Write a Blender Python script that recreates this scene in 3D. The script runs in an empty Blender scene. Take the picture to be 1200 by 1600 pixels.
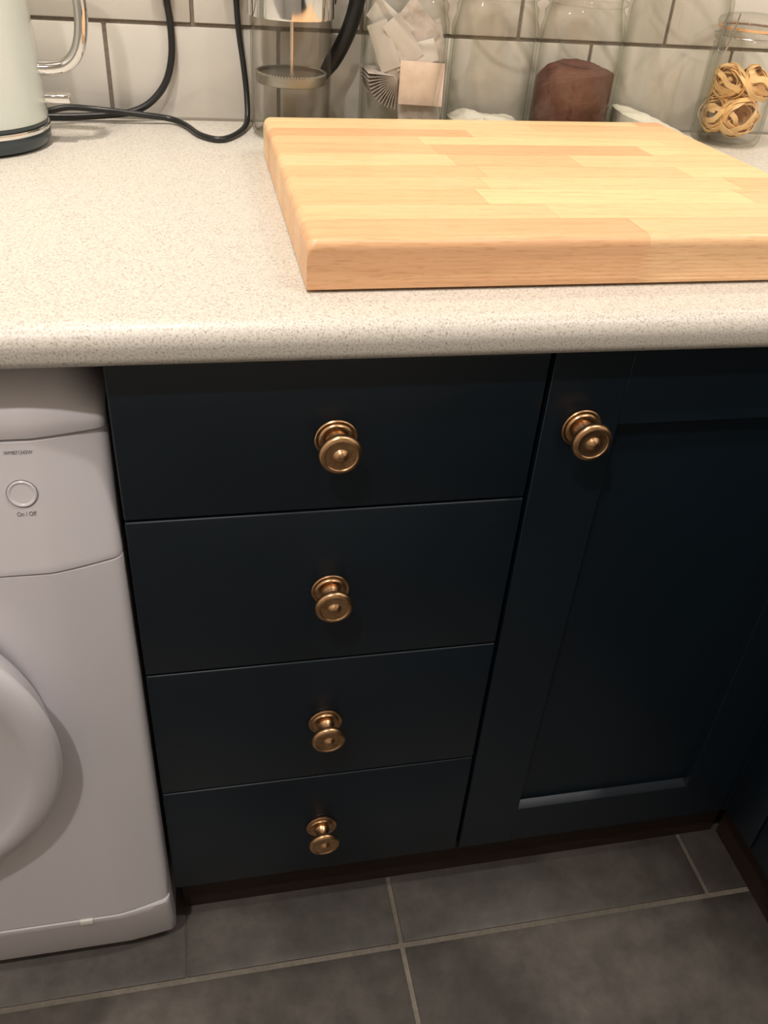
import bpy, bmesh, math, random
from mathutils import Vector, Matrix, Euler
random.seed(7)
sc = bpy.context.scene
C = sc.collection
PI = math.pi

# ------------------------------------------------------------ camera
cam_d = bpy.data.cameras.new('camera')
cam = bpy.data.objects.new('camera', cam_d); C.objects.link(cam)
cam_d.sensor_fit = 'VERTICAL'; cam_d.sensor_height = 24.0; cam_d.sensor_width = 18.0
cam_d.lens = 1355.79 / 1600 * 24.0
cam_d.clip_start = 0.02
yaw, pit, rol = 0.24233, 0.62939, 0.08051
F = Vector((math.sin(yaw)*math.cos(pit), math.cos(yaw)*math.cos(pit), -math.sin(pit)))
R0 = Vector((math.cos(yaw), -math.sin(yaw), 0)); U0 = R0.cross(F)
Rv = R0*math.cos(rol) + U0*math.sin(rol); Uv = -R0*math.sin(rol) + U0*math.cos(rol)
M = Matrix((Rv, Uv, -F)).transposed().to_4x4()
M.translation = Vector((0.0708, -0.5811, 1.0583))
cam.matrix_world = M
sc.camera = cam

# ------------------------------------------------------------ world, exposure
w = bpy.data.worlds.new('world'); sc.world = w; w.use_nodes = True
w.node_tree.nodes['Background'].inputs[0].default_value = (1.0, 0.93, 0.85, 1)
w.node_tree.nodes['Background'].inputs[1].default_value = 0.05
sc.view_settings.view_transform = 'Standard'
sc.view_settings.look = 'None'
sc.view_settings.gamma = 1
sc.view_settings.use_curve_mapping = False
sc.view_settings.exposure = 0.0
sc.cycles.use_denoising = True
sc.cycles.transparent_max_bounces = 40
sc.cycles.caustics_reflective = False
sc.cycles.caustics_refractive = False

# ------------------------------------------------------------ lights
def area(name, loc, size, power, col, target=None, spread=PI):
    d = bpy.data.lights.new(name, 'AREA'); d.shape = 'DISK'; d.size = size
    d.energy = power; d.color = col; d.spread = spread
    o = bpy.data.objects.new(name, d); C.objects.link(o); o.location = loc
    t = Vector(target) if target else Vector(loc) - Vector((0, 0, 1))
    o.rotation_euler = (t - Vector(loc)).to_track_quat('-Z', 'Y').to_euler()
    return o
WARM = (1.0, 0.87, 0.70)
area('undercabinet_light', (-0.06, 0.30, 1.25), 0.05, .62, WARM)
area('undercabinet_light', (0.50, 0.30, 1.25), 0.05, .45, WARM)
area('undercabinet_light', (0.92, 0.30, 1.25), 0.05, .9, WARM)
COOL = (1.0, 0.94, 0.90)
area('ceiling_spot', (-0.32, -0.85, 2.22), 0.07, 14.5, COOL)
area('ceiling_spot', (-0.05, 0.055, 2.22), 0.07, 14.0, (1.0, 0.92, 0.82))
area('ceiling_spot', (0.72, -0.45, 2.22), 0.07, 3.0, COOL)
area('ceiling_spot', (1.09, -0.45, 2.22), 0.07, 5.5, COOL)

# ------------------------------------------------------------ materials
def mat(name, col=(.8,.8,.8), rough=.5, metal=0.0, spec=None, coat=0.0):
    m = bpy.data.materials.new(name); m.use_nodes = True
    b = m.node_tree.nodes['Principled BSDF']
    b.inputs['Base Color'].default_value = (*col, 1); b.inputs['Roughness'].default_value = rough
    b.inputs['Metallic'].default_value = metal
    if spec is not None: b.inputs['Specular IOR Level'].default_value = spec
    if coat: b.inputs['Coat Weight'].default_value = coat; b.inputs['Coat Roughness'].default_value = .08
    return m
def nn(m, t, **kw):
    n = m.node_tree.nodes.new(t)
    for k, v in kw.items(): setattr(n, k, v)
    return n
def lk(m, a, b): m.node_tree.links.new(a, b)
def bsdf(m): return m.node_tree.nodes['Principled BSDF']
def noise_col(m, scale, stops, stretch=(1,1,1), detail=4, rough=.6, obj=True):
    tc = nn(m, 'ShaderNodeTexCoord'); mp = nn(m, 'ShaderNodeMapping'); mp.inputs['Scale'].default_value = stretch
    nz = nn(m, 'ShaderNodeTexNoise'); nz.inputs['Scale'].default_value = scale
    nz.inputs['Detail'].default_value = detail; nz.inputs['Roughness'].default_value = rough
    cr = nn(m, 'ShaderNodeValToRGB')
    e = cr.color_ramp.elements
    e[0].position, e[0].color = stops[0][0], (*stops[0][1], 1)
    e[1].position, e[1].color = stops[-1][0], (*stops[-1][1], 1)
    for p, c in stops[1:-1]:
        x = e.new(p); x.color = (*c, 1)
    lk(m, tc.outputs['Object'], mp.inputs['Vector']); lk(m, mp.outputs[0], nz.inputs['Vector'])
    lk(m, nz.outputs['Fac'], cr.inputs['Fac'])
    return cr.outputs['Color'], nz.outputs['Fac'], mp.outputs[0]
def bump(m, fac, strength, dist=.001):
    b = nn(m, 'ShaderNodeBump'); b.inputs['Strength'].default_value = strength; b.inputs['Distance'].default_value = dist
    lk(m, fac, b.inputs['Height']); lk(m, b.outputs[0], bsdf(m).inputs['Normal'])
def mixrgb(m, a, b, fac, mode='MULTIPLY'):
    n = nn(m, 'ShaderNodeMix', data_type='RGBA', blend_type=mode)
    if isinstance(fac, float): n.inputs[0].default_value = fac
    else: lk(m, fac, n.inputs[0])
    for s, v in ((n.inputs[6], a), (n.inputs[7], b)):
        if isinstance(v, tuple): s.default_value = (*v, 1)
        else: lk(m, v, s)
    return n.outputs[2]

# navy paint
NAVY = mat('navy_paint', (.005, .012, .018), .40, spec=.5)
c, f, _ = noise_col(NAVY, 6, [(.3, (.0036, .0095, .0160)), (.7, (.0048, .0115, .0190))]); lk(NAVY, c, bsdf(NAVY).inputs['Base Color'])
c2, f2, _ = noise_col(NAVY, 900, [(0, (0,0,0)), (1, (1,1,1))], detail=1); bump(NAVY, f2, .06, .0004)
CARC = mat('dark_brown_board', (.022, .011, .008), .6)
c, f, _ = noise_col(CARC, 30, [(.3, (.018, .009, .006)), (.7, (.032, .016, .011))], stretch=(1, 8, 8)); lk(CARC, c, bsdf(CARC).inputs['Base Color'])
# worktop laminate
TOP = mat('speckled_laminate', (.7, .64, .57), .40, spec=.5)
cA, fA, _ = noise_col(TOP, 620, [(.30, (.30, .25, .20)), (.41, (.53, .49, .435)), (.54, (.655, .62, .555))], detail=3, rough=.6)
cB, fB, _ = noise_col(TOP, 260, [(.55, (1, 1, 1)), (.72, (.90, .88, .85))], detail=3)
lk(TOP, mixrgb(TOP, cA, cB, 1.0), bsdf(TOP).inputs['Base Color'])
bump(TOP, fA, .12, .0004)
# white goods
WHITE = mat('white_enamel', (.72, .69, .715), .22, spec=.5)
WHITE_P = mat('white_plastic', (.72, .69, .715), .28, spec=.5)
PRINT = mat('grey_print', (.22, .20, .20), .5)
GAP = mat('dark_gap', (.02, .02, .02), .7)
# brass
BRASS = mat('aged_brass', (.62, .38, .20), .30, 1.0)
c, f, _ = noise_col(BRASS, 160, [(.3, (.42, .23, .12)), (.5, (.62, .38, .20)), (.75, (.78, .52, .30))], detail=5)
lk(BRASS, c, bsdf(BRASS).inputs['Base Color'])
mr = nn(BRASS, 'ShaderNodeMapRange'); mr.inputs[3].default_value = .40; mr.inputs[4].default_value = .22
lk(BRASS, f, mr.inputs[0]); lk(BRASS, mr.outputs[0], bsdf(BRASS).inputs['Roughness'])
CHROME = mat('chrome', (.78, .77, .75), .07, 1.0)
STEEL = mat('steel', (.6, .58, .54), .22, 1.0)
KETTLE = mat('kettle_enamel', (.58, .62, .58), .2, spec=.5, coat=.3)
BLACK = mat('black_rubber', (.012, .012, .012), .38)
BASEM = mat('dark_kettle_base', (.03, .045, .05), .3)
# wall tile, grout
TILE = mat('white_glaze', (.62, .59, .54), .16, spec=.5)
c, f, _ = noise_col(TILE, 9, [(.3, (.58, .55, .50)), (.7, (.63, .60, .545))]); lk(TILE, c, bsdf(TILE).inputs['Base Color']); bump(TILE, f, .25, .004)
GROUT = mat('wall_grout', (.20, .165, .125), .9)
c, f, _ = noise_col(GROUT, 300, [(.3, (.16, .13, .10)), (.7, (.25, .21, .165))]); lk(GROUT, c, bsdf(GROUT).inputs['Base Color'])
PAINT = mat('wall_paint', (.70, .66, .60), .8)
c, f, _ = noise_col(PAINT, 40, [(.3, (.68, .64, .58)), (.7, (.72, .68, .62))]); lk(PAINT, c, bsdf(PAINT).inputs['Base Color'])
FT = mat('grey_stone_tile', (.1, .09, .08), .42, spec=.4)
cA, fA, _ = noise_col(FT, 4.2, [(.36, (.052, .045, .040)), (.50, (.092, .081, .072)), (.64, (.165, .146, .130))], detail=7, rough=.62)
cB, fB, _ = noise_col(FT, 60, [(.35, (.86, .86, .86)), (.65, (1, 1, 1))], detail=5)
lk(FT, mixrgb(FT, cA, cB, 1.0), bsdf(FT).inputs['Base Color']); bump(FT, fB, .25, .001)
FG = mat('floor_grout', (.20, .175, .14), .9)
c, f, _ = noise_col(FG, 200, [(.3, (.16, .14, .11)), (.7, (.23, .20, .16))]); lk(FG, c, bsdf(FG).inputs['Base Color'])
# beech: tint per stave through the object colour
BEECH = mat('beech', (.8, .5, .25), .38, spec=.4)
cA, fA, v = noise_col(BEECH, 22, [(.30, (.86, .84, .80)), (.55, (1, 1, 1)), (.8, (1.0, .95, .88))], stretch=(.35, 7, 7), detail=6)
cB, fB, v = noise_col(BEECH, 90, [(.36, (.86, .80, .72)), (.46, (1, 1, 1))], stretch=(.6, 9, 9), detail=2)
oi = nn(BEECH, 'ShaderNodeObjectInfo')
x = mixrgb(BEECH, oi.outputs['Color'], cA, 1.0); lk(BEECH, mixrgb(BEECH, x, cB, .8), bsdf(BEECH).inputs['Base Color'])
bump(BEECH, fB, .08, .0005)
# thin glass: fresnel mirror over clear, greener and darker seen edge-on
def glass(name, clear, edge, k=1.0):
    m = bpy.data.materials.new(name); m.use_nodes = True; nt = m.node_tree; nt.nodes.clear()
    out = nt.nodes.new('ShaderNodeOutputMaterial'); mx = nt.nodes.new('ShaderNodeMixShader')
    tr = nt.nodes.new('ShaderNodeBsdfTransparent'); gl = nt.nodes.new('ShaderNodeBsdfGlossy'); gl.inputs['Roughness'].default_value = .03
    lw = nt.nodes.new('ShaderNodeLayerWeight'); lw.inputs['Blend'].default_value = .5
    pw = nt.nodes.new('ShaderNodeMath'); pw.operation = 'POWER'; pw.inputs[1].default_value = 4.0
    ml = nt.nodes.new('ShaderNodeMath'); ml.operation = 'MULTIPLY_ADD'; ml.inputs[1].default_value = .45; ml.inputs[2].default_value = .03
    nt.links.new(lw.outputs['Facing'], pw.inputs[0]); nt.links.new(pw.outputs[0], ml.inputs[0])
    cr = nt.nodes.new('ShaderNodeValToRGB'); cr.color_ramp.elements[0].position = .35; cr.color_ramp.elements[0].color = (*clear, 1)
    cr.color_ramp.elements[1].position = .97; cr.color_ramp.elements[1].color = (*edge, 1)
    mu = nt.nodes.new('ShaderNodeMath'); mu.operation = 'MULTIPLY'; mu.inputs[1].default_value = k; mu.use_clamp = True
    nt.links.new(lw.outputs['Facing'], cr.inputs[0]); nt.links.new(cr.outputs[0], tr.inputs[0])
    nt.links.new(ml.outputs[0], mu.inputs[0]); nt.links.new(mu.outputs[0], mx.inputs[0])
    nt.links.new(tr.outputs[0], mx.inputs[1]); nt.links.new(gl.outputs[0], mx.inputs[2]); nt.links.new(mx.outputs[0], out.inputs[0])
    return m
GLASS = glass('jar_glass', (.992, .992, .985), (.80, .81, .77), .9)
GLASS2 = glass('beaker_glass', (.99, .985, .975), (.74, .73, .69), .9)
SEAL = mat('rubber_seal', (.75, .42, .20), .6)
MESH = mat('plunger_steel', (.36, .34, .29), .38, .8)
COCOA = mat('cocoa', (.10, .035, .02), .9)
c, f, _ = noise_col(COCOA, 120, [(.3, (.085, .030, .018)), (.7, (.135, .052, .032))]); lk(COCOA, c, bsdf(COCOA).inputs['Base Color']); bump(COCOA, f, .8, .003)
SUGAR = mat('sugar', (.86, .83, .70), .8)
c, f, _ = noise_col(SUGAR, 400, [(.3, (.82, .79, .66)), (.7, (.92, .89, .77))]); lk(SUGAR, c, bsdf(SUGAR).inputs['Base Color']); bump(SUGAR, f, .8, .002)
FLOUR = mat('flour', (.70, .66, .57), .9)
c, f, _ = noise_col(FLOUR, 45, [(.3, (.62, .46, .30)), (.45, (.70, .66, .57)), (.7, (.74, .71, .63))]); lk(FLOUR, c, bsdf(FLOUR).inputs['Base Color']); bump(FLOUR, f, .6, .003)
PAPER = mat('teabag_paper', (.62, .55, .47), .8)
c, f, _ = noise_col(PAPER, 90, [(.3, (.36, .31, .27)), (.6, (.50, .44, .39))]); lk(PAPER, c, bsdf(PAPER).inputs['Base Color']); bump(PAPER, f, .4, .002)
PAPER2 = mat('pink_teabag_paper', (.72, .56, .46), .8)
c, f, _ = noise_col(PAPER2, 60, [(.3, (.56, .43, .35)), (.6, (.66, .53, .44))]); lk(PAPER2, c, bsdf(PAPER2).inputs['Base Color'])
PAPER3 = mat('white_sachet_paper', (.50, .46, .41), .7)
PASTA = mat('egg_pasta', (.80, .50, .20), .5)
c, f, _ = noise_col(PASTA, 60, [(.3, (.84, .50, .19)), (.7, (.92, .67, .36))]); lk(PASTA, c, bsdf(PASTA).inputs['Base Color'])
bsdf(PASTA).inputs['Subsurface Weight'].default_value = .15; bsdf(PASTA).inputs['Subsurface Radius'].default_value = (.01, .006, .002)

# ------------------------------------------------------------ helpers
OFF = {}
def setp(o, label=None, cat=None, group=None, kind=None):
    if label: o['label'] = label
    if cat: o['category'] = cat
    if group: o['group'] = group
    if kind: o['kind'] = kind
    return o
def thing(name, label, cat, loc, group=None):
    o = bpy.data.objects.new(name, None); C.objects.link(o); o.location = loc; o.empty_display_size = .05
    OFF[o.name] = Vector(loc)
    return setp(o, label, cat, group)
def obj(name, geo, m, parent=None, smooth=True, angle=40, loc=None):
    """geo = (verts, faces) in world metres; the mesh is stored relative to its thing's base"""
    v, fs = geo
    if parent is not None: off = OFF[parent.name]
    else:
        if loc is None:
            xs = [p[0] for p in v]; ys = [p[1] for p in v]; zs = [p[2] for p in v]
            loc = ((min(xs)+max(xs))/2, (min(ys)+max(ys))/2, min(zs))
        off = Vector(loc)
    me = bpy.data.meshes.new(name); me.from_pydata([tuple(Vector(p) - off) for p in v], [], fs); me.update()
    me.materials.append(m)
    if smooth:
        me.polygons.foreach_set('use_smooth', [True]*len(me.polygons))
        try: me.set_sharp_from_angle(angle=math.radians(angle))
        except Exception: pass
    o = bpy.data.objects.new(name, me); C.objects.link(o)
    if parent is not None: o.parent = parent
    else: o.location = off
    OFF[o.name] = off
    return o
def join(*gs):
    V, Fs = [], []
    for v, f in gs:
        n = len(V); V += [tuple(p) for p in v]; Fs += [tuple(i+n for i in q) for q in f]
    return V, Fs
def box(x0, x1, y0, y1, z0, z1, bev=0.0, seg=2):
    bm = bmesh.new(); bmesh.ops.create_cube(bm, size=1)
    for v in bm.verts:
        v.co = Vector(((x0+x1)/2 + v.co.x*(x1-x0), (y0+y1)/2 + v.co.y*(y1-y0), (z0+z1)/2 + v.co.z*(z1-z0)))
    if bev: bmesh.ops.bevel(bm, geom=bm.edges[:], offset=bev, segments=seg, affect='EDGES', profile=.5)
    bm.verts.index_update()
    g = ([tuple(v.co) for v in bm.verts], [tuple(v.index for v in f.verts) for f in bm.faces]); bm.free(); return g
def lathe(prof, c, n=48, axis='z', cap=True):
    """prof: (radius, height) list; axis 'z' up or '-y' out of the cabinet front"""
    V, Fs = [], []
    for r, h in prof:
        for i in range(n):
            a = 2*PI*i/n; p, q = r*math.cos(a), r*math.sin(a)
            V.append((c[0]+p, c[1]+q, c[2]+h) if axis == 'z' else (c[0]+p, c[1]-h, c[2]+q))
    for k in range(len(prof)-1):
        for i in range(n):
            j = (i+1) % n
            Fs.append((k*n+i, k*n+j, (k+1)*n+j, (k+1)*n+i))
    if cap:
        Fs.append(tuple(range(n-1, -1, -1))); Fs.append(tuple(range((len(prof)-1)*n, len(prof)*n)))
    return V, Fs
def spline(pts, k=8):
    P = [Vector(p) for p in pts]; P = [P[0]*2-P[1]] + P + [P[-1]*2-P[-2]]; out = []
    for i in range(1, len(P)-2):
        for s in range(k):
            t = s/k
            a, b, c_, d = P[i-1], P[i], P[i+1], P[i+2]
            out.append(.5*((2*b) + (c_-a)*t + (2*a-5*b+4*c_-d)*t*t + (3*b-a-3*c_+d)*t**3))
    out.append(P[-2]); return out
def tube(pts, r, n=12, k=8, smooth=True, flat=1.0, radii=None):
    P = spline(pts, k) if smooth else [Vector(p) for p in pts]
    V, Fs = [], []; up = None
    for i, p in enumerate(P):
        t = (P[min(i+1, len(P)-1)] - P[max(i-1, 0)]).normalized()
        if up is None: up = Vector((0, 0, 1)) if abs(t.z) < .9 else Vector((0, 1, 0))
        up = (up - t*up.dot(t)).normalized(); s = t.cross(up)
        rr = r if radii is None else radii(i/(len(P)-1))
        for j in range(n):
            a = 2*PI*j/n; V.append(tuple(p + up*math.cos(a)*rr*flat + s*math.sin(a)*rr))
    for i in range(len(P)-1):
        for j in range(n):
            q = (j+1) % n; Fs.append((i*n+j, i*n+q, (i+1)*n+q, (i+1)*n+j))
    Fs.append(tuple(range(n-1, -1, -1))); Fs.append(tuple(range((len(P)-1)*n, len(P)*n)))
    return V, Fs
def extrude_x(prof, x0, x1):
    """closed (y, z) outline swept along x"""
    n = len(prof); V = [(x0, y, z) for y, z in prof] + [(x1, y, z) for y, z in prof]
    Fs = [(i, (i+1) % n, n+(i+1) % n, n+i) for i in range(n)] + [tuple(range(n-1, -1, -1)), tuple(range(n, 2*n))]
    return V, Fs
def arc(cx, cy, r, a0, a1, n=8):
    return [(cx+r*math.cos(math.radians(a0+(a1-a0)*i/n)), cy+r*math.sin(math.radians(a0+(a1-a0)*i/n))) for i in range(n+1)]

# ------------------------------------------------------------ room shell
XL, XR, YF, YB, ZC = -0.95, 1.31, -2.3, 0.580, 2.26
floor = obj('floor', box(XL, XR, YF, YB, -.06, -.0022), FG); setp(floor, kind='structure')
G = .0030
JX, JY = .2665, -.0607
def ftile(x0, x1, y0, y1):
    obj('floor_tile', box(x0+G, x1-G, y0+G+.001, y1-G, -.012, 0.0, .0012, 2), FT, floor)
ftile(XL, .0073+G-.0006, JY, YB); ftile(.0073-G+.0006, JX, JY, YB); ftile(JX, .684, JY, YB); ftile(.684, XR, JY, YB)
for j in range(4):
    y1 = JY - j*.545; off = 0 if j % 2 == 0 else 0
    for x0, x1 in ((XL, JX-.545*2), (JX-1.09, JX-.545), (JX-.545, JX), (JX, JX+.545), (JX+.545, XR)):
        if x1 - x0 > .02: ftile(max(x0, XL), x1, max(y1-.545, YF), y1)
ceil = obj('ceiling', box(XL, XR, YF, YB, ZC, ZC+.05), PAINT); setp(ceil, kind='structure')
wl = obj('wall_left', box(XL-.08, XL, YF, YB, -.06, ZC), PAINT); setp(wl, kind='structure')
wr = obj('wall_right', box(XR, XR+.08, YF, YB, -.06, ZC), PAINT); setp(wr, kind='structure')
wf = obj('wall_front', box(XL-.08, XR+.08, YF-.08, YF, -.06, ZC), PAINT); setp(wf, kind='structure')
wb = obj('wall_back', box(XL-.08, XR+.08, YB-.0004, YB+.08, -.06, ZC), GROUT); setp(wb, kind='structure')
TY = .5763
tw, th, g2 = .1976, .1006, .0021
z = .8068
for row in range(3):
    zt = .9076 + row*th
    x = -.0149 + (row % 2)*tw/2 - tw*5
    while x < XR:
        a, b = max(x, XL), min(x+tw, XR)
        if b-a > .01:
            obj('wall_tile', box(a+g2, b-g2, TY, YB, z+(g2 if row else 0), zt-g2, .0016, 2), TILE, wb)
        x += tw
    z = zt
setp(obj('trim_1', box(XL, XR, TY-.0012, YB, .8048, .8072), mat('sealant', (.30, .27, .23), .6)), kind='structure')

# ------------------------------------------------------------ worktop
prof = [(TY-.0012, .775)] + arc(-.014, .783, .008, 270, 180, 6) + arc(-.006, .789, .016, 180, 90, 10) + [(TY-.0012, .805)]
wt = obj('worktop', extrude_x(prof, XL+.001, XR-.001), TOP, angle=60)
setp(wt, 'long speckled cream laminate worktop with a rounded front edge, running under board, jars and kettle', 'worktop')
prof2 = [(XR-.002, .775)] + arc(.698, .783, .008, 270, 180, 6) + arc(.706, .789, .016, 180, 90, 10) + [(XR-.002, .805)]
v, f = extrude_x(prof2, -.95, -.0225)
wt2 = obj('worktop', ([(p[1], p[0], p[2]) for p in v], [tuple(reversed(q)) for q in f]), TOP, angle=60)
setp(wt2, 'speckled cream worktop turning the corner above the dark cabinet at the far right', 'worktop')

# ------------------------------------------------------------ drawer unit
W = .3414
ZS = [.095, .273, .451, .629, .769]
du = thing('drawer_cabinet', 'navy four-drawer cabinet with brass knobs standing right beside the white washing machine', 'cabinet', (W/2, .02, .0))
obj('carcass', join(box(.001, .016, .0205, .56, .095, .7745), box(W-.016, W-.001, .0205, .56, .095, .7745),
                    box(.0161, W-.0161, .0205, .56, .0951, .113), box(.0161, W-.0161, .0212, .56, .757, .7744), box(.0161, W-.0161, .552, .559, .1131, .7569)), CARC, du)
KN = [(0.0, 0.0035), (.0050, .0035), (.0078, .0045), (.0086, .0062), (.0074, .0085), (.0062, .012), (.0060, .0155), (.0072, .0178), (.0120, .0190),
      (.0158, .0205), (.0172, .0228), (.0173, .0246), (.0162, .0266), (.0142, .0276), (.0131, .0277), (.0124, .0270), (.0095, .0266), (.0062, .0270),
      (.0047, .0284), (.0036, .0298), (.0020, .0304), (0.0002, .0306)]
BP = [(.0003, .0), (.0166, .0), (.0174, .0008), (.0174, .0020), (.0166, .0028), (.0150, .0027), (.0143, .0024), (.0134, .0030), (.0128, .0042), (.0112, .0047), (.0085, .0045), (.0003, .0045)]
def knob(parent, x, z):
    obj('backplate', lathe(BP, (x, -.0002, z), 40, '-y', cap=False), BRASS, parent, angle=35)
    obj('knob', lathe(KN, (x, -.0002, z), 40, '-y', cap=False), BRASS, parent, angle=35)
for i in range(4):
    z0, z1 = ZS[i], ZS[i+1]
    d = obj('drawer', box(.0012, W-.0018, 0, .019, z0+.0006, z1-.0016, .0018, 3), NAVY, du)
    knob(d, .1705, [.1815, .361, .5400, .6985][i])

# ------------------------------------------------------------ door unit
dx0, dx1 = W+.0022, .7035
dc = thing('door_cabinet', 'navy base cabinet with a single panelled door right of the drawers', 'cabinet', ((dx0+dx1)/2, .02, 0))
obj('carcass', join(box(dx0-.001, dx0+.015, .0205, .56, .095, .7745), box(dx1-.015, dx1, .0205, .56, .095, .7745),
                    box(dx0+.0151, dx1-.0151, .0205, .56, .0951, .113), box(dx0+.0151, dx1-.0151, .0212, .56, .757, .7744), box(dx0+.0151, dx1-.0151, .552, .559, .1131, .7569)), CARC, dc)
px0, px1, pz0, pz1 = .411, .634, .1635, .699
door = obj('door', box(px0-.004, px1+.004, .0105, .0188, pz0-.004, pz1+.004), NAVY, dc)
def frame_piece(name, quad_out, quad_in, inner):
    """flat front face from outer edge to inner edge, then a splayed reveal down to the panel"""
    pass
z0, z1 = .0958, .768
obj('stile', box(dx0, px0-.0002, 0, .019, z0, z1, .0004, 1), NAVY, door)
obj('stile', box(px1+.0002, dx1, 0, .019, z0, z1, .0004, 1), NAVY, door)
obj('rail', box(px0-.0001, px1+.0001, 0, .019, pz1, z1, .0004, 1), NAVY, door)
bot = [(0.0003, z0+.0005), (0.0003, pz0-.0042), (.0012, pz0-.0034), (.0104, pz0+.0006), (.019, pz0+.0006), (.019, z0+.0005)]
obj('rail', extrude_x(bot, px0-.0001, px1+.0001), NAVY, door, angle=20)
knob(door, .378, .698)

# plinth in front of both cabinets
pl = obj('plinth', box(.006, .735, .031, .046, .0, .094), CARC)
setp(pl, 'dark brown plinth board recessed below the navy drawers and door', 'plinth')

# ------------------------------------------------------------ corner return cabinet (right)
FX = .712
rc = thing('corner_cabinet', 'dark navy cabinet around the corner at the far right, at right angles to the door', 'cabinet', (1.0, -.46, 0))
obj('carcass', box(FX+.0205, XR-.01, -.94, -.002, .095, .7745), CARC, rc)
obj('filler_post', join(box(FX-.0003, FX+.019, -.058, .0, .095, .768, .001, 2), box(dx1+.0015, FX, .0, .019, .095, .768)), NAVY, rc)
d2 = obj('door', box(FX+.009, FX+.019, -.46, -.13, .165, .70), NAVY, rc)
obj('stile', box(FX, FX+.019, -.128, -.0605, .0958, .768, .001, 2), NAVY, d2)
obj('stile', box(FX, FX+.019, -.53, -.462, .0958, .768, .001, 2), NAVY, d2)
obj('rail', box(FX, FX+.019, -.4615, -.1285, .0958, .163, .0006, 2), NAVY, d2)
obj('rail', box(FX, FX+.019, -.4615, -.1285, .70, .768, .0006, 2), NAVY, d2)
obj('end_panel', box(FX, FX+.019, -.94, -.533, .0958, .768, .001, 2), NAVY, rc)
obj('plinth', box(FX+.03, FX+.045, -.94, .028, 0, .094), CARC, rc)

# ------------------------------------------------------------ washing machine
wm = thing('washing_machine', 'white front-loading washing machine under the worktop left of the navy drawers', 'washing machine', (-.275, .27, 0))
MX0, MX1 = -.546, -.003
def sheet(profile, E, name, m, drop=0.0, rnd=.014, back=.06, parent=None, thick=True):
    """bowed front: profile = [(z, y)] bottom to top; the last 55 mm at either side sweep back by E"""
    xs = [MX0+i*.004 for i in range(0, 15)] + [MX0+.06+i*.03 for i in range(0, 15)] + [MX1-.056+i*.004 for i in range(0, 13)] + [MX1-.005, MX1-.0032, MX1-.0018, MX1-.0008, MX1-.0002, MX1]
    xs = sorted(set(round(x, 5) for x in xs if MX0 <= x <= MX1))
    V, Fs = [], []; n = len(profile)
    for x in xs:
        d = min(x-MX0, MX1-x)
        s = max(0, (.055-d)/.055)
        rr = .007; e2 = rr - math.sqrt(max(0, rr*rr-(rr-d)**2)) if d < rr else 0
        for k, (z, y) in enumerate(profile):
            t = k/(n-1); e = (E if not isinstance(E, tuple) else E[0]+(E[1]-E[0])*t)*s**1.25 + e2; zz = z - drop*t*t*max(0, (.032-d)/.032)**1.6
            V.append((x, y+e, zz))
        V.append((x, back, V[-1][2]+ (.0 if not drop else .0)))
        V.append((x, back, profile[0][0]))
    q = n+2
    for i in range(len(xs)-1):
        for k in range(q-2): Fs.append((i*q+k, (i+1)*q+k, (i+1)*q+k+1, i*q+k+1))
        Fs.append((i*q+q-1, (i+1)*q+q-1, (i+1)*q, i*q))
        Fs.append((i*q+q-2, (i+1)*q+q-2, (i+1)*q+q-1, i*q+q-1))
    Fs.append(tuple(range(q))); L = (len(xs)-1)*q; Fs.append(tuple(L+i for i in range(q-1, -1, -1)))
    return obj(name, (V, Fs), m, parent, angle=35)
casing = obj('casing', join(box(MX0+.002, MX1-.002, .045, .55, .022, .70, .004, 2)), WHITE, wm)
lidp = [(.7092, .0022), (.7098, .0008), (.716, -.0004), (.723, .0004), (.730, .0036), (.737, .0095), (.744, .018), (.751, .031), (.757, .05), (.760, .07)]
sheet(lidp, .0135, 'lid', WHITE_P, drop=.034, back=.5, parent=wm)
fas = [(.5978, -.0190), (.5986, -.0204), (.601, -.0206)] + [(.605+.1*t/6, -.0198+.0208*t/6) for t in range(7)] + [(.7064, .0012), (.7072, .0026)]
sheet(fas, .0165, 'control_panel', WHITE_P, parent=wm)
bod = [(.1218, -.0350), (.1226, -.0365), (.16, -.0352), (.30, -.0315), (.45, -.0262), (.585, -.0205), (.5960, -.0198), (.5966, -.0186)]
sheet(bod, (.0122, .0165), 'front_panel', WHITE, parent=wm)
kick = [(.0245, -.0130), (.026, -.0160), (.06, -.0270), (.110, -.0362), (.1180, -.0374), (.1196, -.0370), (.1202, -.0355)]
sheet(kick, (.0060, .0120), 'kick_panel', WHITE_P, parent=wm)
for fx in (MX0+.05, MX1-.05):
    for fy in (.07, .50):
        obj('foot', lathe([(.016, 0), (.018, .004), (.018, .010), (.008, .012), (.008, .025)], (fx, fy, .0), 20), BLACK, wm)
# flap latch in the kick panel seam
obj('flap_latch', box(-.0985, -.0845, -.0388, -.034, .1125, .1212, .0012, 2), mat('latch_white', (.86, .85, .80), .3), wm)
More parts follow.
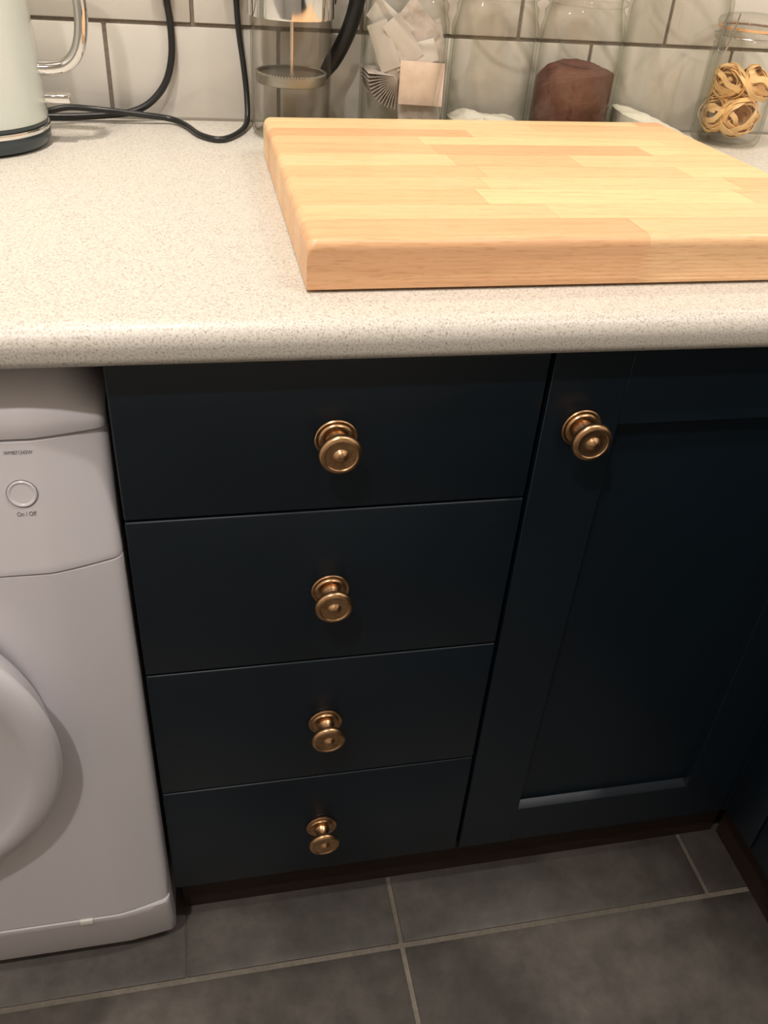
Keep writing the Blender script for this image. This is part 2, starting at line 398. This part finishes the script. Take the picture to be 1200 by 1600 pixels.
# door: a round dished ring on the slanted front
def porthole():
    c = Vector((-.270, -.028, .430)); ax = Vector((0, -1, -.035)).normalized()
    u = Vector((1, 0, 0)); v_ = ax.cross(u)
    def ring(prof, n=96):
        V, Fs = [], []
        for r, h in prof:
            for i in range(n):
                a = 2*PI*i/n; V.append(tuple(c + u*r*math.cos(a) + v_*r*math.sin(a) + ax*h))
        for k in range(len(prof)-1):
            for i in range(n):
                j = (i+1) % n; Fs.append((k*n+i, k*n+j, (k+1)*n+j, (k+1)*n+i))
        return V, Fs
    dr = obj('door', ring([(.188, -.002), (.189, .010), (.1955, .019), (.1983, .024), (.1975, .0295), (.193, .0335), (.184, .0365), (.176, .0372), (.171, .0355), (.166, .0335), (.145, .0325), (.125, .0325)]), WHITE_P, wm, angle=50)
    V, Fs = ring([(.1252, .0315), (.118, .034), (.09, .040), (.05, .045), (.001, .047)])
    obj('door_window', (V, Fs), mat('smoked_glass', (.06, .06, .065), .08, spec=.6), dr)
porthole()
fy = lambda z: -.0198 + .0208*(z-.605)/.1
tilt = math.atan2(.0208, .1)
def on_fascia(geo, x, z, lift):
    """lathe built along -y at the origin, tilted onto the sloping panel"""
    Rm = Matrix.Rotation(-tilt, 4, 'X'); o = Vector((x, fy(z), z))
    nrm = Vector((0, -math.cos(tilt), math.sin(tilt)))
    return [tuple(Rm @ Vector(p) + o + nrm*lift) for p in geo[0]], geo[1]
btn = obj('power_button', on_fascia(lathe([(.0001, .0008), (.0080, .0009), (.0088, .0016), (.0098, .0019), (.0107, .0012), (.0109, -.002)], (0, 0, 0), 48, '-y', cap=False), -.0684, .6667, 0), WHITE_P, wm)
setp(btn, 'round white power button')
obj('button_groove', on_fascia(lathe([(.0108, .0004), (.0114, .0004)], (0, 0, 0), 48, '-y', cap=False), -.0684, .6667, 0.0), mat('groove_grey', (.22, .20, .20), .6), wm)
def text(name, s, size, x, z, parent, sx=1.0):
    cu = bpy.data.curves.new(name, 'FONT'); cu.body = s; cu.size = size; cu.align_x = 'CENTER'; cu.align_y = 'CENTER'; cu.extrude = .00004
    t = bpy.data.objects.new('tmp', cu); C.objects.link(t)
    dg = bpy.context.evaluated_depsgraph_get(); dg.update()
    me = bpy.data.meshes.new_from_object(t.evaluated_get(dg)); bpy.data.objects.remove(t)
    Rm = Matrix.Rotation(PI/2 - tilt, 4, 'X'); nrm = Vector((0, -math.cos(tilt), math.sin(tilt)))
    o = Vector((x, fy(z), z)) + nrm*.00045
    V = [tuple(Rm @ Vector((v.co.x*sx, v.co.y, v.co.z)) + o) for v in me.vertices]; Fs = [tuple(p.vertices) for p in me.polygons]
    return obj(name, (V, Fs), PRINT, parent, smooth=False)
text('model_lettering', 'WMB71543W', .0040, -.0667, .6990, wm, .85)
text('button_lettering', 'On / Off', .0050, -.0676, .6502, wm, .80)

# ------------------------------------------------------------ chopping board of beech staves
BZ0, BZ1 = .8075, .845
FLc, BLc, BRc, FRc = Vector((.150, .034)), Vector((.1508, .4225)), Vector((.6245, .4455)), Vector((.660, .046))
cb = thing('chopping_board', 'thick beech chopping board of glued staves lying on the cream worktop', 'chopping board', (.39, .23, .805))
def bpt(u, v):
    return (FLc*(1-u)+FRc*u)*(1-v) + (BLc*(1-u)+BRc*u)*v
LU, LV = .485, .400
RB = .0075
def rd(d): return 0 if d >= RB else RB - math.sqrt(max(0, RB*RB - (RB-d)**2))
def stave(u0, u1, v0, v1, col, comb_l=False, comb_r=False):
    gap = .0003 if (comb_l or comb_r) else .00012
    def samples(a, b, L, lo, hi):
        s = [a, b] if not lo and not hi else []
        out = set([a, b])
        for k in range(1, 7):
            dd = RB*(1-math.cos(k*PI/12))/L*1.0
            if lo: out.add(a+dd)
            if hi: out.add(b-dd)
        return sorted(out)
    us = samples(u0+ (0 if u0 == 0 else gap/LU), u1-(0 if u1 == 1 else gap/LU), LU, u0 == 0, u1 == 1)
    vs = samples(v0+ (0 if v0 == 0 else gap/LV), v1-(0 if v1 == 1 else gap/LV), LV, v0 == 0, v1 == 1)
    if not (u0 == 0 or u1 == 1): us = [us[0], (us[0]+us[-1])/2, us[-1]]
    V, Fs = [], []
    nz = 18 if (comb_l or comb_r) else 1
    def comb(k):   # finger joint: teeth across the thickness
        return (.0065 if k % 2 else -.0065)/LU
    top = {}
    def P(u, v, z): p = bpt(u, v); V.append((p.x, p.y, z)); return len(V)-1
    def tz(u, v):
        return BZ1 - rd(min(u, 1-u)*LU) - rd(min(v, 1-v)*LV)
    nu, nv = len(us), len(vs)
    g = [[P(u, v, tz(u, v)) for v in vs] for u in us]
    for i in range(nu-1):
        for j in range(nv-1): Fs.append((g[i][j], g[i+1][j], g[i+1][j+1], g[i][j+1]))
    ring = [(i, 0) for i in range(nu)] + [(nu-1, j) for j in range(1, nv)] + [(i, nv-1) for i in range(nu-2, -1, -1)] + [(0, j) for j in range(nv-2, 0, -1)]
    prev = [g[i][j] for i, j in ring]
    for k in range(1, nz+1):
        cur = []
        for i, j in ring:
            zt_ = V[g[i][j]][2]; u = us[i]
            z = zt_ + (BZ0 - zt_)*k/nz
            if 0 < k < nz:
                if comb_l and i == 0: u += comb(k)
                if comb_r and i == nu-1: u += comb(k)
            cur.append(P(u, vs[j], z))
        for a in range(len(ring)):
            b = (a+1) % len(ring); Fs.append((prev[a], cur[a], cur[b], prev[b]))
        prev = cur
    Fs.append(tuple(prev))
    Fs = [tuple(reversed(q)) for q in Fs[-1:]] + Fs[:-1]
    o = obj('stave', (V, Fs), BEECH, cb, angle=50); o.color = (*col, 1); return o
A_ = (.82, .53, .29); B_ = (.80, .49, .26); L_ = (.85, .58, .32); K_ = (.78, .44, .23); Y_ = (.87, .62, .34)
rows = [  # v0, v1, [(u_end, tint), ...]
 (0, .115, [(.535, (.775, .45, .245)), (1, (.83, .53, .295))]),
 (.115, .212, [(.42, A_), (.97, L_), (1, A_)]),
 (.212, .318, [(.325, B_), (.83, Y_), (1, A_)]),
 (.318, .415, [(.355, A_), (.86, L_), (1, B_)]),
 (.415, .505, [(.375, B_), (.80, A_), (1, Y_)]),
 (.505, .610, [(.34, L_), (.60, B_), (1, L_)]),
 (.610, .705, [(.325, B_), (.80, K_), (1, Y_)]),
 (.705, .785, [(.315, A_), (.88, Y_), (1, L_)]),
 (.785, .865, [(.445, K_), (1, L_)]),
 (.865, .935, [(.62, L_), (1, A_)]),
 (.935, 1, [(.91, Y_), (1, K_)]),
]
for v0, v1, cells in rows:
    u = 0
    for i, (ue, col) in enumerate(cells):
        if v0 == 0: stave(u, ue, v0, v1, col, comb_l=(i == 1), comb_r=(i == 0))
        else: stave(u, ue, v0, v1, col)
        u = ue
for fx, fy_ in ((.18, .07), (.60, .08), (.18, .38), (.58, .40)):
    obj('rubber_foot', lathe([(.009, 0), (.009, .003)], (fx, fy_, .805), 16), BLACK, cb)

# ------------------------------------------------------------ kettle
kx, ky, kz = -.150, .455, .805
kt = thing('kettle', 'pale kettle with a chrome handle at the left end of the worktop', 'kettle', (kx, ky, kz))
obj('base', lathe([(.066, 0), (.0745, .003), (.0772, .009), (.0776, .014), (.0765, .0165), (.070, .0165)], (kx, ky, kz), 72), BASEM, kt)
obj('chrome_band', lathe([(.0745, .0166), (.0775, .0172), (.0784, .0195), (.0775, .0222), (.0745, .0228)], (kx, ky, kz), 72), CHROME, kt)
obj('dark_band', lathe([(.0740, .0229), (.0764, .0229), (.0766, .0268), (.0740, .0268)], (kx, ky, kz), 72), BASEM, kt)  # thin dark ring between the chrome band and the body
obj('body', lathe([(.073, .0269), (.0768, .0269), (.0772, .030), (.0768, .05), (.0750, .10), (.0722, .15), (.0685, .20), (.064, .23), (.054, .24), (.02, .246), (.001, .246)], (kx, ky, kz), 72), KETTLE, kt)
obj('lid_knob', lathe([(.008, .245), (.008, .252), (.013, .258), (.012, .264), (.001, .267)], (kx, ky, kz), 32), CHROME, kt)
obj('handle', tube([(-.080, .455, .8785), (-.064, .455, .8785), (-.049, .455, .8815), (-.0375, .455, .891), (-.0305, .455, .906), (-.0272, .455, .925), (-.0268, .455, .95), (-.0275, .455, .985), (-.034, .455, 1.012), (-.055, .455, 1.026), (-.088, .455, 1.026)], .0085, 16, 8, flat=.8), CHROME, kt)
obj('switch', box(-.079, -.0475, .447, .463, .8462, .8548, .0022, 3), CHROME, kt)
obj('spout', tube([(-.212, .455, .985), (-.236, .455, 1.0), (-.252, .455, 1.018)], .014, 14, 6, radii=lambda t: .018-.006*t), KETTLE, kt)

# ------------------------------------------------------------ cables
c1 = thing('power_cable', 'thick black cable hanging down the tiles and running left behind the kettle', 'cable', (.0, .566, .805), 'black cables on the worktop')
obj('cord', tube([(.0560, .569, 1.02), (.0562, .569, .97), (.0570, .569, .933), (.0592, .569, .9075), (.0580, .568, .876), (.0490, .566, .848), (.0310, .563, .8275), (.0090, .561, .8165), (-.018, .560, .8125), (-.055, .559, .8100), (-.088, .557, .8095), (-.14, .552, .8092), (-.22, .548, .8092)], .0040, 12), BLACK, c1)
obj('strain_relief', tube([(.0563, .5685, .9335), (.0562, .5685, .95), (.0560, .5685, .975)], .0064, 12), BLACK, c1)
obj('plug', box(.036, .076, .547, .5755, .975, 1.015, .005, 3), BLACK, c1)
c2 = thing('power_cable', 'thinner black cable looping down onto the worktop beside the glass coffee press', 'cable', (.10, .5, .805), 'black cables on the worktop')
obj('cord', tube([(.1335, .568, 1.02), (.1336, .568, .97), (.1340, .567, .940), (.1356, .565, .907), (.1400, .562, .870), (.1425, .556, .838), (.1405, .538, .8125), (.1260, .497, .8086), (.1060, .4705, .8086), (.0850, .489, .8086), (.0700, .530, .8090), (.0530, .552, .8110), (.0250, .550, .8150), (-.012, .548, .8190), (-.040, .547, .8215), (-.062, .540, .8235), (-.085, .535, .8200), (-.13, .538, .8130), (-.20, .535, .8090)], .0034, 12), BLACK, c2)
obj('strain_relief', tube([(.1338, .5675, .938), (.1336, .5675, .955), (.1335, .5675, .975)], .0058, 12), BLACK, c2)
obj('plug', box(.114, .154, .547, .5755, .975, 1.015, .005, 3), BLACK, c2)

# ------------------------------------------------------------ coffee press
fx_, fy_, fz_ = .1908, .515, .805
fp = thing('coffee_press', 'glass coffee press with a steel plunger disc and black handle behind the chopping board', 'coffee press', (fx_, fy_, fz_))
R_ = .0455
obj('beaker', lathe([(.001, .0005), (.036, .0005), (.0425, .002), (.0448, .006), (R_, .013), (R_, .165), (R_-.0018, .165), (R_-.0018, .014), (.0425, .0075), (.036, .0045), (.001, .0045)], (fx_, fy_, fz_), 64, cap=False), GLASS2, fp)
obj('steel_collar', lathe([(.0462, .124), (.0474, .124), (.0476, .126), (.0476, .180), (.0462, .180)], (fx_, fy_, fz_), 64, cap=False), CHROME, fp)
obj('plunger_rod', lathe([(.0022, .063), (.0022, .235)], (fx_+.001, fy_, fz_), 16), mat('warm_steel', (.78, .66, .58), .25, 1.0), fp)
V, Fs = lathe([(.001, .0665), (.020, .0665), (.036, .0655), (.0385, .0675), (.0400, .0675), (.0405, .0640), (.0400, .0575), (.0380, .0565), (.020, .058), (.001, .058)], (fx_, fy_, fz_), 96, cap=False)
obj('plunger_disc', (V, Fs), MESH, fp)
obj('filter_coil', join(*[lathe([(.0012, -.001), (.0018, 0), (.0012, .001)], (fx_+.0392*math.cos(2*PI*i/72), fy_+.0392*math.sin(2*PI*i/72), fz_+.068), 6) for i in range(72)]), STEEL, fp)
obj('lid', lathe([(.048, .1805), (.049, .184), (.046, .192), (.03, .199), (.004, .202)], (fx_, fy_, fz_), 64), CHROME, fp)
obj('plunger_knob', lathe([(.004, .234), (.011, .238), (.014, .246), (.010, .254), (.001, .257)], (fx_+.001, fy_, fz_), 32), BLACK, fp)
obj('handle', tube([(.236, .535, .982), (.252, .540, .992), (.268, .545, .980), (.271, .546, .955), (.265, .545, .925), (.252, .543, .896), (.235, .540, .871), (.225, .538, .858)], .0085, 16, 8, radii=lambda t: .0092 if t < .8 else .0092-.030*(t-.8)), BLACK, fp)
obj('handle_clip', box(.232, .243, .524, .544, .940, .985, .003, 2), BLACK, fp)

# ------------------------------------------------------------ storage jars
def jar(label, cx, cy, R, H, neck, lidtop=True, shoulder=.72):
    t = thing('storage_jar', label, 'jar', (cx, cy, .805), 'glass storage jars along the tiled wall')
    s = H*shoulder
    outer = [(.001, .0006), (R*.80, .0006), (R*.93, .0022), (R*.985, .007), (R, .014), (R, s), (R*.985, s+(H-s)*.25), (R*.93, s+(H-s)*.5), (neck+.004, s+(H-s)*.75), (neck+.0005, s+(H-s)*.9), (neck, H)]
    rim = [(neck+.0035, H+.0015), (neck+.0042, H+.004), (neck+.0035, H+.0065), (neck, H+.008), (neck, H+.014)]
    tk = .0028
    inner = [(r-tk, h) for r, h in reversed(rim + [])]
    inner = [(neck-tk, H+.014), (neck-tk, H), (neck-tk+.001, s+(H-s)*.85), (R*.93-tk, s+(H-s)*.48), (R-tk, s-.002), (R-tk, .016), (R*.93-tk, .0085), (R*.8, .0065), (.001, .0085)]
    obj('glass_body', lathe(outer+rim+inner, (cx, cy, .805), 64, cap=False), GLASS, t, angle=60)
    obj('rubber_seal', lathe([(neck-.002, H+.0142), (neck+.003, H+.0142), (neck+.003, H+.0166), (neck-.002, H+.0166)], (cx, cy, .805), 48, cap=False), SEAL, t)
    obj('glass_lid', lathe([(.001, H+.0170), (neck+.0035, H+.0170), (neck+.0045, H+.020), (neck+.003, H+.025), (neck*.8, H+.029), (neck*.4, H+.031), (.001, H+.031)], (cx, cy, .805), 48, cap=False), GLASS, t, angle=60)
    return t
j1 = jar('clear jar packed with paper tea bags, next to the coffee press', .3215, .515, .0500, .152, .0435, shoulder=.78)
j2 = jar('nearly empty jar with traces of flour between tea bag jar and cocoa jar', .4282, .515, .0505, .152, .0435, shoulder=.78)
j3 = jar('clear jar half full of dark brown cocoa powder', .5360, .515, .0505, .150, .0435, shoulder=.78)
j4 = jar('wide clear jar with a low drift of white sugar at the bottom', .6515, .508, .0600, .195, .050, shoulder=.78)
j5 = jar('clip-top jar filled with yellow pasta nests at the right end', .7660, .5275, .0450, .118, .0400, shoulder=.86)
# wire clasps
def clasp(t, cx, cy, zr, neck, side_a):
    d = Vector((math.cos(side_a), math.sin(side_a), 0)); q = Vector((-d.y, d.x, 0)); c = Vector((cx, cy, zr))
    ring = [c + Vector((math.cos(a), math.sin(a), 0))*(neck+.0052) for a in [2*PI*i/40 for i in range(41)]]
    obj('wire_ring', tube(ring, .0010, 8, smooth=False), STEEL, t)
    pts = [c + d*(neck+.005) + q*.008 + Vector((0, 0, .026)), c + d*(neck+.009) + q*.0085 + Vector((0, 0, .010)), c + d*(neck+.012) + q*.006 + Vector((0, 0, -.012)),
           c + d*(neck+.0125) + Vector((0, 0, -.018)), c + d*(neck+.012) - q*.006 + Vector((0, 0, -.012)), c + d*(neck+.009) - q*.0085 + Vector((0, 0, .010)), c + d*(neck+.005) - q*.008 + Vector((0, 0, .026))]
    obj('wire_clasp', tube(pts, .0012, 8), STEEL, t)
clasp(j5, .7660, .5275, .805+.1245, .040, math.radians(203))
clasp(j4, .6515, .508, .805+.201, .050, math.radians(20))
# contents
def heap(name, cx, cy, R, zf, m, label, cat, bump_=.0006, n=56, rr=14, kind='stuff'):
    V, Fs = [], []
    for k in range(rr+1):
        r = R*k/rr
        for i in range(n):
            a = 2*PI*i/n; x, y = cx+r*math.cos(a), cy+r*math.sin(a)
            V.append((x, y, .8140 + max(.0006, zf(x-cx, y-cy)) + (random.uniform(-1, 1)*bump_ if k < rr+1 else 0)))
    for k in range(rr):
        for i in range(n):
            j = (i+1) % n; Fs.append((k*n+i, (k+1)*n+i, (k+1)*n+j, k*n+j))
    b0 = len(V)
    for i in range(n):
        a = 2*PI*i/n; V.append((cx+R*math.cos(a), cy+R*math.sin(a), .8142))
    for i in range(n):
        j = (i+1) % n; Fs.append((rr*n+i, b0+i, b0+j, rr*n+j))
    Fs.append(tuple(b0+i for i in range(n-1, -1, -1)))
    o = obj(name, (V, Fs), m, None, angle=70); return setp(o, label, cat, kind=kind)
heap('cocoa_powder', .5360, .515, .0466, lambda x, y: .074+.17*x-5.0*x*x+.05*y, COCOA, 'dark brown cocoa powder heaped inside the middle glass jar', 'cocoa', .0009, 64, 20)
heap('sugar', .6515, .508, .0560, lambda x, y: .022-.26*(x+.02)-.6*(x+.02)**2+.06*y, SUGAR, 'white sugar drifted against the left side of the wide jar', 'sugar', .0006, 64, 20)
heap('flour', .4282, .515, .0465, lambda x, y: .014+.008*math.sin(x*90)*math.cos(y*70)*.35, FLOUR, 'thin pale flour remnant at the bottom of the nearly empty jar', 'flour', .0007)

# tea bags: one pillow mesh, copied
def pillow(wd, hd, t, n=7):
    V, Fs = [], []
    for s in (1, -1):
        for i in range(n+1):
            for j in range(n+1):
                u, v_ = i/n*2-1, j/n*2-1
                b = (1-u**4)*(1-v_**4)
                V.append((u*wd/2, s*(t/2*b+.0002), v_*hd/2))
    N = (n+1)**2
    for i in range(n):
        for j in range(n):
            a = i*(n+1)+j; q = (a, a+1, a+n+2, a+n+1); Fs.append(tuple(reversed(q))); Fs.append(tuple(N+k for k in q))
    e = [i*(n+1) for i in range(n+1)] + [n*(n+1)+j for j in range(1, n+1)] + [i*(n+1)+n for i in range(n-1, -1, -1)] + [j for j in range(n-1, 0, -1)]
    for k in range(len(e)):
        a, b = e[k], e[(k+1) % len(e)]; Fs.append((a, b, N+b, N+a))
    return V, Fs
def bag_proto(name, w_, h_, t_, m):
    o = obj(name, pillow(w_, h_, t_), m, None, angle=60, loc=(0, 0, 0)); return o
def put(o, loc, rot):
    o.location = loc; o.rotation_euler = rot
pv = Vector((.3095, 0, .877))
GT = 'tea bags in the glass jar'
first = None
for k in range(14):          # fan seen edge-on at the lower left
    th_ = math.radians(176 + k*7.0)
    if first is None: first = bag_proto('tea_bag', .032, .056, .0024, PAPER); o = first
    else: o = first.copy(); C.objects.link(o)
    d = Vector((math.cos(th_), 0, math.sin(th_))); c_ = pv + d*.0185
    Mx = Matrix((d, Vector((-d.z, 0, d.x)), Vector((0, 1, 0)))).transposed().to_4x4()
    Mx.translation = Vector((c_.x, .512, c_.z)); o.matrix_world = Mx
    setp(o, 'greyish paper tea bag fanned edge-on at the lower left of the tea bag jar', 'tea bag', GT)
def scatter(name, size, m, rows_, cat, group):
    p = None
    for loc, rot, lab in rows_:
        if p is None: p = bag_proto(name, *size, m); o = p
        else: o = p.copy(); C.objects.link(o)
        put(o, loc, tuple(math.radians(a) for a in rot)); setp(o, lab, cat, group)
scatter('tea_bag', (.054, .045, .005), PAPER2, [
  ((.3375, .4835, .8705), (-10, 3, 6), 'pinkish square tea bag facing forward at the centre of its jar')], 'tea bag', GT)
scatter('tea_bag', (.050, .044, .005), PAPER, [
  ((.3370, .4905, .8480), (-6, -6, 3), 'greyish square tea bag just below the pinkish one'),
  ((.3300, .5020, .9230), (-16, 44, 4), 'large greyish tea bag slanting down to the right, uppermost in its jar'),
  ((.3430, .5080, .9080), (-18, -10, 12), 'greyish tea bag at the right, partly behind the pinkish one'),
  ((.3250, .5330, .9050), (8, 25, 165), 'tea bag at the back of its jar near the tiles'),
  ((.3280, .5260, .8600), (4, -12, 175), 'tea bag low at the back of its jar, behind the fan')], 'tea bag', GT)
scatter('tea_sachet', (.050, .024, .003), PAPER3, [
  ((.2930, .4930, .9060), (-4, 66, -30), 'white paper sachet standing steeply against the left glass of the tea jar'),
  ((.2975, .4930, .9020), (-4, 60, -26), 'white sachet second from the left glass of the tea jar'),
  ((.3025, .4920, .8985), (-6, 54, -22), 'white sachet third from the left glass, leaning steeply'),
  ((.3000, .5010, .9290), (-8, 35, -20), 'white sachet corner poking up at the upper left of the tea jar'),
  ((.3300, .4920, .8990), (-24, -14, 6), 'pale sachet lying just above and behind the pinkish tea bag'),
  ((.3140, .4900, .9130), (-12, 52, -8), 'white sachet edging the large slanting greyish bag')], 'tea sachet', 'paper sachets in the tea jar')

# pasta nests: ribbons wound into balls
def ribbon(P, wd, tk, cen):
    V, Fs = [], []
    for i, p in enumerate(P):
        t = (P[min(i+1, len(P)-1)]-P[max(i-1, 0)]).normalized(); n_ = (p-cen).normalized(); n_ = (n_-t*n_.dot(t)).normalized(); s = t.cross(n_)
        for a, b in ((-1, -1), (1, -1), (1, 1), (-1, 1)): V.append(tuple(p + s*a*wd/2 + n_*b*tk/2))
    for i in range(len(P)-1):
        for j in range(4):
            q = (j+1) % 4; Fs.append((i*4+j, i*4+q, i*4+4+q, i*4+4+j))
    Fs += [(3, 2, 1, 0), tuple(len(V)-4+i for i in range(4))]
    return V, Fs
def nest(loc, R, sq, axis, seed, label):
    rnd = random.Random(seed); gs = []; loc = Vector(loc)
    q = Vector(axis).normalized().to_track_quat('Z', 'Y')
    for s in range(20):
        rad = R*rnd.uniform(.62, 1.0); ph = rnd.uniform(0, 6.28); tx, ty = rnd.uniform(-1.1, 1.1), rnd.uniform(-1.1, 1.1); hz = rnd.uniform(-.35, .35)*R*sq
        P = []; turns = rnd.uniform(.75, 1.35)
        for i in range(26):
            a = ph + i/25*turns*2*PI; r = rad*(1+.10*math.sin(3*a+ph))
            v = Vector((r*math.cos(a), r*math.sin(a), hz + .35*r*(tx*math.cos(a)+ty*math.sin(a)) + .08*R*math.sin(5*a)))
            P.append(loc + q @ v)
        Q = Euler((rnd.uniform(-.75, .75), rnd.uniform(-.75, .75), 0)).to_quaternion()
        P = [loc + Q @ (p_-loc) for p_ in P]
        gs.append(ribbon(P, .0062, .0009, loc))
    o = obj('pasta_nest', join(*gs), PASTA, None, angle=40, loc=tuple(loc)); setp(o, label, 'pasta', 'pasta nests in the clip-top jar')
nest((.7655, .5110, .8400), .0250, .9, (.1, -1, .25), 3, 'rounded pasta nest at the front bottom of the clip-top jar')
nest((.7430, .5240, .8410), .0200, 1., (-.9, -.6, .1), 5, 'pasta nest pressed against the left glass low in its jar')
nest((.7455, .5180, .8790), .0200, .8, (-.5, -.7, .3), 8, 'upper left pasta nest with one long hanging strand')
nest((.7800, .5150, .8770), .0225, .8, (.3, -.5, .9), 11, 'topmost pasta nest on the right side of the jar')
nest((.7890, .5370, .8430), .0200, .9, (.8, -.3, .2), 14, 'pasta nest low on the right side of its jar')
nest((.7650, .5480, .8600), .0195, 1., (0, .3, 1), 17, 'pasta nest at the back of the jar near the tiles')
